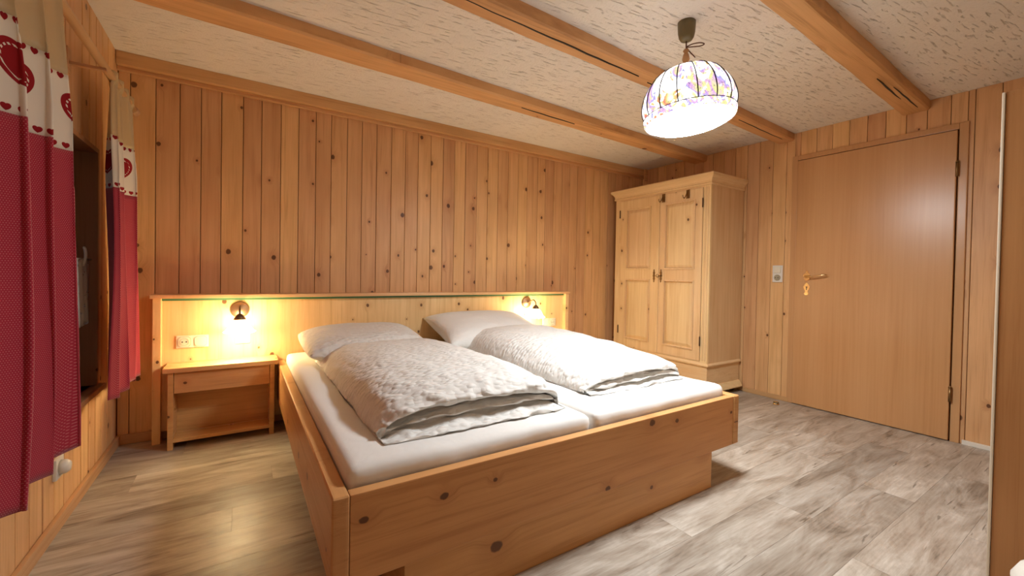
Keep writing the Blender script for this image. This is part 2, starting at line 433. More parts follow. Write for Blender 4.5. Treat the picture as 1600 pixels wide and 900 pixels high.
# right wall with the door
DY0, DY1, DZ = 0.710, 1.615, 1.985
wr = bx('wall_right', M['back'], None, R+TH*0.75, R+0.12, F-0.1, D+0.1, -0.01, H, label='knotty pine boarded wall around the door', cat='wall', kind='structure')
y = D
while y > F+0.02:
    a = max(y-random.uniform(0.102, 0.112), F)
    z0 = DZ+0.02 if (a < DY1 and y > DY0) else 0.0
    segs = [(a, y)]
    if z0 and a < DY0: segs = [(a, DY0-0.04), (DY0-0.04, y)]
    if z0 and y > DY1: segs = [(a, DY1+0.03), (DY1+0.03, y)]
    for (p, q) in segs:
        if q-p < 0.012: continue
        m = (p+q)/2; zz = DZ+0.04 if DY0-0.04 < m < DY1+0.03 else 0.0
        j = random.uniform(0, 0.002)
        plank(wr, M['wall_zy'], R+j, R+TH+j, p+0.0014, q-0.0014, zz, H)
    y = a
# left wall with the window opening
WY0, WY1, WZ0, WZ1 = 1.15, 2.80, 0.445, 1.585
bm = bmesh.new(); X0, X1 = L-0.16, L-TH*0.75
box(bm, X0, X1, F-0.1, WY0, -0.01, H); box(bm, X0, X1, WY1, D+0.1, -0.01, H)
box(bm, X0, X1, WY0, WY1, -0.01, WZ0); box(bm, X0, X1, WY0, WY1, WZ1, H)
wl = obj('wall_left', bm, M['back'], label='pine boarded wall with the curtained window', cat='wall', kind='structure')
y = D
while y > F+0.02:
    a = max(y-random.uniform(0.103, 0.113), F)
    j = random.uniform(0, 0.002)
    def lp(p, q, z0, z1):
        if q-p > 0.012: plank(wl, M['wall_zy'], L-TH-j, L-j, p+0.003, q-0.003, z0, z1)
    if y <= WY0 or a >= WY1: lp(a, y, 0, H)
    else:
        if y > WY1: lp(WY1, y, 0, H)
        if a < WY0: lp(a, WY0, 0, H)
        p, q = max(a, WY0), min(y, WY1)
        lp(p, q, 0, WZ0); lp(p, q, WZ1, H)
    y = a
wf = bx('wall_front', M['plaster'], None, L-0.1, R+0.1, F-0.12, F, -0.01, H, label='plain plastered wall behind the camera', cat='wall', kind='structure')
# skirting
bx('baseboard_left', M['trim_y'], None, L, L+0.016, F, D-0.016, 0, 0.055, bev=0.004, label='pale pine skirting under the window wall', cat='skirting', kind='structure')
bx('baseboard_back', M['trim_x'], None, L, 3.20, D-0.016, D, 0, 0.055, bev=0.004, label='pine skirting along the headboard wall', cat='skirting', kind='structure')
bx('baseboard_right', M['trim_y'], None, R-0.014, R, DY1+0.035, 2.02, 0, 0.038, bev=0.004, label='low pine skirting between wardrobe and door', cat='skirting', kind='structure')
bx('baseboard_white', M['white'], None, R-0.016, R, F, DY0-0.06, 0, 0.028, bev=0.004, label='white cable trunking on the floor right of the door', cat='skirting', kind='structure')
# wooden trim where the back wall meets the ceiling
tr = thing('trim_1', (1.6, D, 2.13), 'long pine cornice board along the top of the headboard wall', 'trim', kind='structure')
bx('board', M['trim_x'], tr, L, R, D-0.060, D, 2.150, H, bev=0.006)
bx('cover_strip', M['trim_x'], tr, L, R, D-0.030, D, 2.128, 2.150, bev=0.004)
bx('corner_batten', M['trim_x'], tr, R-0.05, R, D-0.08, D-0.060, 2.10, H, bev=0.003)

# ceiling beams: (front/back edge at the left end, front/back edge at the right wall, depth)
def beam(label, yl0, yl1, yr0, yr1, zb, crack):
    t = thing('ceiling_beam', ((L+R)/2, (yl0+yr1)/2, zb), label, 'beam', 'ceiling beams', kind='structure')
    bm = bmesh.new(); N = 60; rings = []
    for i in range(N+1):
        f = i/N; x = L+(R-L)*f
        a = yl0+(yr0-yl0)*f+0.006*noise.noise((x*2, yl0*9, 0)); b = yl1+(yr1-yl1)*f+0.006*noise.noise((x*2, yl1*9, 5))
        z = zb+0.005*noise.noise((x*1.7, yl0*5, 9)); c = 0.010+0.004*noise.noise((x*3, yl0, 2))
        rings.append([bm.verts.new(p) for p in ((x, a, H+0.01), (x, a, z+c), (x, a+c, z), (x, b-c, z), (x, b, z+c), (x, b, H+0.01))])
    for A, B in zip(rings, rings[1:]):
        for k in range(6): bm.faces.new((A[k], A[(k+1) % 6], B[(k+1) % 6], B[k]))
    bm.faces.new(rings[0]); bm.faces.new(rings[-1][::-1])
    obj('timber', bm, M['beam'], t)
    # drying cracks: thin dark wedges let into the underside
    for (x0, x1, g) in crack:
        bm = bmesh.new(); top = []; bot = []
        for i in range(15):
            f = i/14; x = x0+(x1-x0)*f; fb = (x-L)/(R-L)
            yc = (yl0+(yr0-yl0)*fb)*(1-g)+(yl1+(yr1-yl1)*fb)*g+0.006*noise.noise((x*7, g*9, 1))
            w = 0.0035*math.sin(PI*f)+0.0004
            z = zb-0.0035
            top.append((bm.verts.new((x, yc-w, z)), bm.verts.new((x, yc+w, z)), bm.verts.new((x, yc+w, z+0.03)), bm.verts.new((x, yc-w, z+0.03))))
        for A, B in zip(top, top[1:]):
            for k in range(4): bm.faces.new((A[k], A[(k+1) % 4], B[(k+1) % 4], B[k]))
        bm.faces.new(top[0]); bm.faces.new(top[-1][::-1])
        obj('drying_crack', bm, M['dark'], t)
beam('ceiling beam nearest the headboard wall', 2.236, 2.412, 2.430, 2.570, 2.163, [(1.6, 2.1, 0.4)])
beam('middle ceiling beam passing behind the hanging lamp', 1.490, 1.622, 1.652, 1.784, 2.165, [(0.75, 1.9, 0.45), (2.0, 2.9, 0.6), (3.0, 3.7, 0.35)])
beam('ceiling beam nearest the camera ending above the door', 0.740, 0.842, 0.846, 0.985, 2.158, [(3.0, 3.45, 0.45), (3.2, 3.7, 0.25)])

# window
wd = thing('window_1', (L-0.1, (WY0+WY1)/2, WZ0), 'dark night window behind the red curtains', 'window', kind='structure')
bx('reveal', M['jamb'], wd, L-0.16, L+0.012, WY1-0.022, WY1, WZ0, WZ1, bev=0.002)
bx('reveal', M['jamb'], wd, L-0.16, L+0.012, WY0, WY0+0.022, WZ0, WZ1, bev=0.002)
bx('lintel', M['jamb'], wd, L-0.16, L+0.012, WY0+0.022, WY1-0.022, WZ1-0.022, WZ1, bev=0.002)
bx('window_sill', M['jamb'], wd, L-0.16, L+0.035, WY0-0.03, WY1+0.03, WZ0-0.025, WZ0, bev=0.006)
XF0, XF1 = L-0.135, L-0.085
bx('window_frame', M['winwood'], wd, XF0, XF1, WY0+0.022, WY0+0.09, WZ0, WZ1-0.022, bev=0.005)
bx('window_frame', M['winwood'], wd, XF0, XF1, WY1-0.09, WY1-0.022, WZ0, WZ1-0.022, bev=0.005)
bx('window_frame', M['winwood'], wd, XF0, XF1, WY0+0.09, WY1-0.09, WZ1-0.09, WZ1-0.022, bev=0.005)
bx('window_frame', M['winwood'], wd, XF0, XF1, WY0+0.09, WY1-0.09, WZ0, WZ0+0.075, bev=0.005)
ym = (WY0+WY1)/2
bx('mullion', M['winwood'], wd, XF0, XF1+0.01, ym-0.06, ym+0.06, WZ0+0.075, WZ1-0.09, bev=0.005)
for (p, q) in ((WY0+0.09, ym-0.06), (ym+0.06, WY1-0.09)):
    bx('pane', M['glass'], wd, XF0+0.02, XF0+0.026, p, q, WZ0+0.075, WZ1-0.09)
bx('window_latch', M['white'], wd, XF1, XF1+0.02, 2.47, 2.50, 0.545, 0.60, bev=0.004, label='small white latch low on the window')

# ------------------------------------------------------------------ door
def rounded(poly, n=4):
    out = []
    return poly
d = thing('door_1', (R, (DY0+DY1)/2, 0), 'plain veneered wooden door with brass lever handle', 'door', kind='structure')
fx = R-0.012
fr = bx('door_frame', M['door'], d, fx, R+TH, DY0-0.048, DY0-0.006, 0, DZ+0.045, bev=0.004)
bx('door_frame', M['door'], d, fx, R+TH, DY1+0.004, DY1+0.045, 0, DZ+0.045, bev=0.004)
bx('door_frame', M['door'], d, fx, R+TH, DY0-0.006, DY1+0.004, DZ+0.006, DZ+0.045, bev=0.004)
bx('door_leaf', M['door'], d, R-0.024, R+0.010, DY0, DY1, 0.006, DZ, bev=0.005)
for z in (0.30, 1.735):
    h = bmesh.new(); tube(h, [(R-0.026, DY0-0.004, z-0.045), (R-0.026, DY0-0.004, z+0.045)], 0.008, 10)
    hg = obj('hinge', h, M['oldbrass'], d, True)
    h = bmesh.new()
    for s in (-1, 1): lathe(h, [(0, 0), (0.009, 0), (0.007, 0.006), (0.003, 0.012), (0, 0.013)], (R-0.026, DY0-0.004, z+0.045), 10) if s > 0 else None
    obj('hinge_cap', h, M['oldbrass'], hg, True)
# escutcheons and lever
HY, HZ = 1.527, 1.040
def outline(cy, cz, half):
    return [(cy+y, cz+z) for y, z in half]+[(cy-y, cz+z) for y, z in reversed(half) if y > 1e-6]
bm = bmesh.new(); prism(bm, outline(HY, HZ, [(0, 0.052), (0.008, 0.046), (0.006, 0.036), (0.018, 0.026), (0.026, 0.010), (0.018, -0.004), (0.022, -0.018), (0.010, -0.028), (0, -0.032)]), 'YZ', R-0.031, R-0.023)
hp = obj('handle_rose', bm, M['brass'], d)
bm = bmesh.new(); tube(bm, [(R-0.028, HY, HZ+0.004), (R-0.055, HY, HZ+0.004), (R-0.070, HY-0.012, HZ+0.003), (R-0.073, HY-0.05, HZ+0.002), (R-0.072, HY-0.10, HZ+0.010), (R-0.068, HY-0.135, HZ+0.018), (R-0.06, HY-0.15, HZ+0.016)], [0.010, 0.009, 0.009, 0.007, 0.0065, 0.007, 0.004], 10)
obj('lever', bm, M['brass'], d, True)
bm = bmesh.new(); prism(bm, outline(HY, HZ-0.092, [(0, 0.046), (0.006, 0.042), (0.014, 0.030), (0.022, 0.014), (0.018, -0.002), (0.011, -0.016), (0.009, -0.028), (0.016, -0.040), (0.011, -0.052), (0, -0.055)]), 'YZ', R-0.029, R-0.023)
kp = obj('key_plate', bm, M['brass'], d)
bm = bmesh.new(); prism(bm, outline(HY, HZ-0.088, [(0, 0.012), (0.004, 0.010), (0.005, 0.004), (0.0025, -0.002), (0.003, -0.016), (0, -0.016)]), 'YZ', R-0.0305, R-0.0285)
obj('keyhole', bm, M['dark'], kp)
# switch and socket beside the door
def plate(name, label, cx, cz, wy, hz, group=None): pass
sw = thing('light_switch', (R, 1.755, 1.0), 'white plate with light switch over a socket beside the door', 'switch')
bx('plate', M['white'], sw, R-0.010, R, 1.715, 1.794, 0.993, 1.135, bev=0.004)
bx('rocker', M['cream'], sw, R-0.017, R-0.009, 1.727, 1.782, 1.072, 1.126, bev=0.003)
bm = bmesh.new(); lathe(bm, [(0, -0.008), (0.019, -0.008), (0.020, -0.001), (0.026, -0.001), (0.026, 0.004), (0, 0.004)], (R-0.0115, 1.7545, 1.031), 24, 'X')
sk = obj('socket_well', bm, M['creamline'], sw)
for s in (-1, 1):
    bm = bmesh.new(); lathe(bm, [(0, 0), (0.0035, 0), (0.0035, 0.004), (0, 0.004)], (R-0.0215, 1.7545+s*0.0095, 1.031), 8, 'X'); obj('pin_hole', bm, M['dark'], sk)
# brass door stop
ds = thing('door_stop', (3.655, 1.665, 0), 'small brass door stop on the floor near the door', 'door stop')
bm = bmesh.new(); lathe(bm, [(0, 0), (0.022, 0), (0.023, 0.004), (0.018, 0.010), (0.016, 0.022), (0, 0.022)], (3.655, 1.665, 0), 20); obj('base', bm, M['brass'], ds, True)
bm = bmesh.new(); lathe(bm, [(0.0162, 0.008), (0.021, 0.010), (0.021, 0.018), (0.0162, 0.020)], (3.655, 1.665, 0.002), 20); obj('rubber_ring', bm, M['olive'], ds, True)

# ------------------------------------------------------------------ headboard
HX0, HX1, HZT = -0.440, 2.680, 0.864
hb = thing('headboard', ((HX0+HX1)/2, D-0.02, 0), 'wide knotty pine headboard with a ledge and green line', 'headboard')
PY = 3.150
bx('ledge', M['head_x'], hb, HX0, HX1, 3.090, D-0.001, 0.842, HZT, bev=0.004)
bx('panel', M['head'], hb, HX0+0.05, HX1-0.05, PY, PY+0.03, 0.06, 0.842)
bx('end_post', M['head'], hb, HX0+0.012, HX0+0.050, 3.105, D-0.001, 0.0, 0.842, bev=0.003)
bx('end_post', M['head'], hb, HX1-0.050, HX1-0.012, 3.105, D-0.001, 0.0, 0.842, bev=0.003)
bx('green_line', M['green'], hb, HX0+0.05, HX1-0.05, PY-0.014, PY, 0.826, 0.842, label='thin green painted strip')

def euro_plate(name, label, x, z, n, cat, kinds, group=None):
    """cream plate on the headboard, n fields wide, each field with a clipped-corner line"""
    w = 0.078; t = thing(name, (x, PY, z), label, cat, group); yf = PY-0.008
    bx('plate', M['cream'], t, x-n*w/2, x+n*w/2, yf, PY, z-0.037, z+0.037, bev=0.003)
    for i in range(n):
        c = x+(i-(n-1)/2)*w; q = 0.031; k = 0.012
        oct_ = [(c-q+k, z-q), (c+q-k, z-q), (c+q, z-q+k), (c+q, z+q-k), (c+q-k, z+q), (c-q+k, z+q), (c-q, z+q-k), (c-q, z-q+k)]
        bm = bmesh.new(); prism(bm, oct_, 'XZ', yf-0.0015, yf); obj('field_line', bm, M['creamline'], t)
        s = 0.94; in_ = [(c+(a-c)*s, z+(b-z)*s) for a, b in oct_]
        bm = bmesh.new(); prism(bm, in_, 'XZ', yf-0.004, yf-0.0012)
        f = obj('insert', bm, M['cream'], t)
        if kinds[i] == 's':
            bm = bmesh.new(); lathe(bm, [(0.020, -0.003), (0.0215, -0.003), (0.0215, 0.001), (0.020, 0.001)], (c, yf-0.003, z), 24, 'Y'); obj('socket_rim', bm, M['creamline'], f)
            for e in (-1, 1):
                bm = bmesh.new(); lathe(bm, [(0, -0.001), (0.004, -0.001), (0.004, 0.001), (0, 0.001)], (c+e*0.0095, yf-0.0045, z), 8, 'Y'); obj('pin_hole', bm, M['dark'], f)
    return t
euro_plate('wall_socket', 'cream double socket plate left of the left bedside lamp', -0.247, 0.580, 2, 'socket', 'sb')
euro_plate('light_switch', 'cream switch plate just below the left bedside lamp', 0.006, 0.588, 1, 'switch', 'b')
euro_plate('wall_socket', 'cream double socket plate right of the right bedside lamp', 2.462, 0.570, 2, 'socket', 'bs')

def wall_lamp(x, label):
    z = 0.765
    t = thing('bedside_lamp', (x, PY, z), label, 'lamp', 'bedside wall lamps')
    bm = bmesh.new(); lathe(bm, [(0, 0), (0.050, 0), (0.052, -0.006), (0.046, -0.012), (0.030, -0.018), (0.014, -0.026), (0, -0.028)], (x, PY, z), 28, 'Y'); obj('wall_plate', bm, M['bronze'], t, True)
    bm = bmesh.new(); tube(bm, spline([(x, PY-0.02, z), (x, PY-0.06, z+0.012), (x, PY-0.11, z+0.028), (x, PY-0.145, z+0.010), (x, PY-0.150, z-0.025)], 18), 0.0055, 10); obj('arm', bm, M['bronze'], t, True)
    c = (x, PY-0.150, z-0.025)
    bm = bmesh.new(); lathe(bm, [(0, 0.012), (0.010, 0.010), (0.022, -0.002), (0.031, -0.018), (0.032, -0.026), (0, -0.026)], c, 24); obj('cup', bm, M['bronze'], t, True)
    bm = bmesh.new(); n = 48; rings = []
    for i, (r, h) in enumerate([(0.026, -0.026), (0.036, -0.034), (0.047, -0.046), (0.056, -0.062), (0.064, -0.080), (0.074, -0.094), (0.080, -0.098)]):
        rings.append([bm.verts.new((c[0]+(r+max(0, i-3)*0.0012*math.cos(12*2*PI*k/n))*math.cos(2*PI*k/n), c[1]+(r+max(0, i-3)*0.0012*math.cos(12*2*PI*k/n))*math.sin(2*PI*k/n), c[2]+h+max(0, i-4)*0.0014*math.cos(12*2*PI*k/n))) for k in range(n)])
    for A, B in zip(rings, rings[1:]):
        for k in range(n): bm.faces.new((A[k], A[(k+1) % n], B[(k+1) % n], B[k]))
    o = obj('glass_bell', bm, M['bell'], t, True, label='glowing frosted glass bell with fluted rim')
    s = o.modifiers.new('thick', 'SOLIDIFY'); s.thickness = 0.003
    bm = bmesh.new(); lathe(bm, [(0, -0.026), (0.012, -0.028), (0.014, -0.05), (0.024, -0.07), (0.025, -0.085), (0.016, -0.10), (0, -0.106)], c, 20); obj('bulb', bm, M['bell'], t, True)
wall_lamp(-0.010, 'lit bronze wall lamp over the nightstand at left')
wall_lamp(2.197, 'lit bronze wall lamp beside the right pillow')

# ------------------------------------------------------------------ bed
BX0, BX1, BY0, BZ, BB = 0.199, 2.128, 1.143, 0.426, 0.180
bed = thing('double_bed', ((BX0+BX1)/2, 2.1, 0), 'wide knotty pine double bed frame on a recessed plinth', 'bed')
bx('footboard', M['bed_x'], bed, BX0+0.046, BX1-0.046, BY0+0.004, BY0+0.040, BB, BZ-0.003, bev=0.004)
for x0, x1 in ((BX0, BX0+0.045), (BX1-0.045, BX1)):
    bm = bmesh.new(); box(bm, x0, x1, BY0, PY-0.012, BB, BZ, bev=0.010, seg=3); obj('side_rail', bm, M['bed_y'], bed)
    bx('inner_ledge', M['bed_y'], bed, x1 if x0 < 1 else x0-0.025, x1+0.025 if x0 < 1 else x0, BY0+0.041, PY-0.012, BB+0.01, BB+0.05)
bx('slat_base', M['bed_x'], bed, BX0+0.046, BX1-0.046, BY0+0.042, PY-0.013, BB+0.052, BB+0.085)
pl = [('plinth', BX0+0.20, BX1-0.205, BY0+0.016, BY0+0.046), ('plinth', BX0+0.20, BX1-0.205, 2.95, 2.98)]
for n, a, b, c, e in pl: bx(n, M['bed_x'], bed, a, b, c, e, 0.0, BB+0.052 if c > 2 else BB-0.001, bev=0.002)
for a in (BX0+0.20, BX1-0.235): bx('plinth', M['bed_y'], bed, a, a+0.03, BY0+0.046, 2.95, 0.0, BB+0.052)

MZ = 0.472
def mattress(x0, x1, label, sd):
    bm = bmesh.new(); nx, ny, nz = 26, 52, 8; y0, y1, z0, z1 = BY0+0.050, PY-0.02, BB+0.088, MZ
    r = 0.050
    box(bm, x0, x1, y0, y1, z0, z1, bev=r, seg=5)
    bmesh.ops.subdivide_edges(bm, edges=[e for e in bm.edges if e.calc_length() > 0.15], cuts=14, use_grid_fill=True)
    bm.normal_update()
    for v in bm.verts:
        p = v.co; k = noise.fractal((p.x*5+sd, p.y*5, p.z*7), 1.0, 2.0, 3)
        v.co = p+v.normal*0.005*k
        if p.z > MZ-0.07: v.co.z += 0.004*noise.noise((p.x*12+sd, p.y*3, 4))
    o = obj('mattress', bm, M['sheet'], None, True, label, 'mattress', 'mattresses in the double bed')
    return o
mattress(BX0+0.047, 1.156, 'white sheeted mattress on the left half of the bed', 1.0)
mattress(1.170, BX1-0.047, 'white sheeted mattress on the right half of the bed', 7.0)

def duvet(x0, x1, prof, label, sd, lean=0.0, rough=1.0, push=0.0):
    """a quilt folded in three: the closed side profile shows the layers at the front edge"""
    ring = spline([(a+push*(2.8-a)/1.55, b, 0) for a, b in prof], 190, True); NX = 96
    bm = bmesh.new(); grid = []
    yc = sum(p.x for p in ring)/len(ring)
    for i in range(NX+1):
        u = -1+2*i/NX; uu = math.copysign(abs(u)**0.85, u)
        w = (1-abs(uu)**(3.4 if uu < 0 else 9.0))**(0.62 if uu < 0 else 0.5) if abs(uu) < 1 else 0.0
        w = max(w, 0.03); row = []
        for p in ring:
            yy, zz = p.x, p.y
            x = (x0+x1)/2+uu*(x1-x0)/2
            # soft corners, a slightly wavy outline
            yy = yc+(yy-yc)*(1-0.035*abs(uu)**8)
            h = zz*w*(1+lean*uu)
            x += 0.012*noise.noise((yy*3, sd, u*2))*(1 if abs(u) > .6 else 0.4)
            yy += 0.018*noise.noise((x*4+sd, 1.0, zz*9))*(1.0 if zz < 0.11 else 0.5)
            row.append(bm.verts.new((x, yy, MZ+0.002+h)))
        grid.append(row)
    n = len(ring)
    for A, B in zip(grid, grid[1:]):
        for k in range(n): bm.faces.new((A[k], B[k], B[(k+1) % n], A[(k+1) % n]))
    bm.faces.new(grid[0]); bm.faces.new(grid[-1][::-1])
    bm.normal_update()
    ymin = min(p.x for p in ring)
    for v in bm.verts:
        p = v.co; h = p.z-MZ
        if h < 0.004 and p.y > ymin+0.06: continue
        front = max(0.0, 1-(p.y-ymin)/0.30)
        k = noise.fractal((p.x*6+sd, p.y*4.5, p.z*8), 1.0, 2.0, 3)*0.010
        k += abs(noise.noise((p.x*9+p.y*5+sd, p.y*11-p.x*4, p.z*25)))*0.022*front*rough
        k += noise.noise((p.x*30+sd, p.y*22, p.z*30))*0.0016
        q = p+v.normal*k+Vector((0, -1, 0))*front*0.012*noise.noise((p.x*16+sd, p.z*60, 2))*(1 if h > 0.006 else 0)
        q.z = max(q.z, MZ+0.001); v.co = q
    return obj('folded_duvet', bm, M['duvet'], None, True, label, 'duvet', 'folded duvets on the bed')
duvet(0.372, 1.115, [(2.76, 0.0), (2.78, 0.035), (2.72, 0.095), (2.45, 0.128), (2.1, 0.138), (1.75, 0.146), (1.48, 0.148), (1.34, 0.138), (1.265, 0.116), (1.240, 0.090), (1.262, 0.072), (1.305, 0.066), (1.295, 0.060), (1.262, 0.052), (1.252, 0.040), (1.285, 0.028), (1.25, 0.022), (1.205, 0.012), (1.220, 0.0), (1.6, 0.0), (2.2, 0.0)], 'folded white seersucker duvet on the left mattress', 3.0, -0.02, 1.0, 0.10)
duvet(1.320, 2.010, [(2.80, 0.0), (2.83, 0.04), (2.78, 0.125), (2.55, 0.165), (2.2, 0.160), (1.85, 0.142), (1.60, 0.124), (1.45, 0.110), (1.375, 0.094), (1.345, 0.074), (1.362, 0.058), (1.395, 0.052), (1.385, 0.046), (1.352, 0.038), (1.350, 0.026), (1.380, 0.019), (1.335, 0.010), (1.345, 0.0), (1.7, 0.0), (2.3, 0.0)], 'folded white seersucker duvet on the right mattress', 11.0, 0.02, 0.8, 0.05)

def pillow(cx, cy, cz, w, l, t, rx, rz, label, sd, mat='pillow'):
    bm = bmesh.new(); N = 44; Mx = Matrix.Rotation(rz, 3, 'Z') @ Matrix.Rotation(rx, 3, 'X')
    def sheet(s):
        g = []
        for i in range(N+1):
            row = []
            for j in range(N+1):
                u, v = -1+2*i/N, -1+2*j/N
                e = (max(0, 1-abs(u)**3.2)**0.5)*(max(0, 1-abs(v)**3.2)**0.5)
                x = u*w/2*(1-0.07*(1-v*v)*abs(u)); y = v*l/2*(1-0.08*(1-u*u)*abs(v))
                if mat == 'duvet': x *= math.sqrt(1-0.22*v*v); y *= math.sqrt(1-0.22*u*u)
                z = s*t/2*e
                z += 0.008*e*noise.fractal((u*2+sd, v*2, s), 1.0, 2.0, 3)
                rim = abs(u) > 0.999 or abs(v) > 0.999
                row.append(Mx @ Vector((x, y, 0 if rim else z))+Vector((cx, cy, cz)))
            g.append(row)
        return g
    top, bot = sheet(1), sheet(-1); idx = {}
    def vert(s, i, j):
        rim = i in (0, N) or j in (0, N); k = (0 if rim else s, i, j)
        if k not in idx: idx[k] = bm.verts.new((top if s > 0 else bot)[i][j])
        return idx[k]
    for s in (1, -1):
        for i in range(N):
            for j in range(N):
                q = [vert(s, i, j), vert(s, i+1, j), vert(s, i+1, j+1), vert(s, i, j+1)]
                bm.faces.new(q if s > 0 else q[::-1])
    return obj('pillow', bm, M[mat], None, True, label, 'pillow', 'pillows at the headboard')
pillow(0.675, 2.83, 0.566, 0.80, 0.56, 0.17, math.radians(8), math.radians(2), 'white pillow on the left mattress below the headboard', 2.0, 'duvet')
pillow(1.62, 2.85, 0.590, 0.86, 0.58, 0.20, math.radians(14), math.radians(-2), 'plump white pillow on the right mattress by the lamp', 8.0)

# ------------------------------------------------------------------ nightstand
NX0, NX1, NY0, NZ = -0.363, 0.194, 2.949, 0.462
ns = thing('nightstand', ((NX0+NX1)/2, 3.05, 0), 'low pine nightstand with one drawer over an open shelf', 'nightstand')
bx('top', M['night_t'], ns, NX0, NX1, NY0, PY-0.002, NZ-0.026, NZ, bev=0.003)
for a in (NX0+0.020, NX1-0.045): bx('side_panel', M['night'], ns, a, a+0.025, NY0+0.020, PY-0.002, 0.0, NZ-0.026, bev=0.003)
dr = bx('drawer', M['night'], ns, NX0+0.047, NX1-0.047, NY0+0.024, NY0+0.044, 0.315, NZ-0.030, bev=0.003)
bx('drawer_box', M['night'], dr, NX0+0.050, NX1-0.050, NY0+0.044, PY-0.016, 0.322, NZ-0.036)
bx('bottom_shelf', M['night_t'], ns, NX0+0.045, NX1-0.045, NY0+0.022, PY-0.014, 0.040, 0.060, bev=0.002)
bx('back_panel', M['night'], ns, NX0+0.045, NX1-0.045, PY-0.013, PY-0.003, 0.040, NZ-0.027)

# ------------------------------------------------------------------ wardrobe
WX, WYN, WYF = 3.300, 2.050, 3.110
wd2 = thing('wardrobe', ((WX+R)/2, (WYN+WYF)/2, 0), 'two door pale pine wardrobe in the corner beside the door', 'wardrobe')
XB = R-0.022
bx('side_panel', M['ward_x'], wd2, WX+0.02, XB, WYN, WYN+0.022, 0.285, 1.812)
bx('side_panel', M['ward_x'], wd2, WX+0.02, XB, WYF-0.022, WYF, 0.285, 1.812)
bx('back_panel', M['ward'], wd2, XB-0.012, XB, WYN+0.022, WYF-0.022, 0.285, 1.812)
for a, b in ((WYN, WYN+0.068), (WYF-0.068, WYF)): bx('corner_stile', M['ward'], wd2, WX, WX+0.024, a, b, 0.285, 1.812, bev=0.004)
for o in (0.022, 0.040, 0.050):
    bx('fluting', M['ward'], wd2, WX-0.003, WX, WYN+o-0.004, WYN+o+0.003, 0.31, 1.79, bev=0.001)
bx('top_rail', M['ward_h'], wd2, WX, WX+0.024, WYN+0.068, WYF-0.068, 1.792, 1.812)
bx('bottom_rail', M['ward_h'], wd2, WX, WX+0.024, WYN+0.068, WYF-0.068, 0.285, 0.302)
def ring_profile(name, prof, x0, y0, y1, mat):
    """moulding that runs round the front and both sides: prof of (outward, z)"""
    bm = bmesh.new(); rows = []
    for o, z in prof:
        rows.append([bm.verts.new(p) for p in ((XB, y0-o, z), (x0-o, y0-o, z), (x0-o, y1+o, z), (XB, y1+o, z))])
    for A, B in zip(rows, rows[1:]):
        for k in range(4): bm.faces.new((A[k], A[(k+1) % 4], B[(k+1) % 4], B[k]))
    bm.faces.new(rows[0]); bm.faces.new(rows[-1][::-1])
    return obj(name, bm, mat, wd2)
ring_profile('cornice', [(0.0, 1.806), (0.012, 1.808), (0.014, 1.820), (0.008, 1.826), (0.010, 1.842), (0.020, 1.862), (0.036, 1.876), (0.040, 1.880), (0.042, 1.898), (0.036, 1.904)], WX, WYN, WYF, M['ward_h'])
ring_profile('waist_moulding', [(0.0, 0.262), (0.012, 0.266), (0.014, 0.276), (0.004, 0.288), (0.0, 0.290)], WX, WYN, WYF, M['ward_h'])
ring_profile('base_chest', [(-0.004, 0.085), (-0.004, 0.262)], WX, WYN, WYF, M['ward_h'])
ring_profile('skirt_moulding', [(0.030, 0.045), (0.032, 0.052), (0.016, 0.080), (0.004, 0.098), (-0.004, 0.100)], WX, WYN, WYF, M['ward_h'])
for fx_ in (WX+0.03, XB-0.06):
    for fy in (WYN+0.03, WYF-0.07):
        bm = bmesh.new(); lathe(bm, [(0, 0), (0.018, 0), (0.030, 0.03), (0.034, 0.05), (0, 0.05)], (fx_+0.01, fy+0.01, 0), 16); obj('foot', bm, M['iron'], wd2, True)
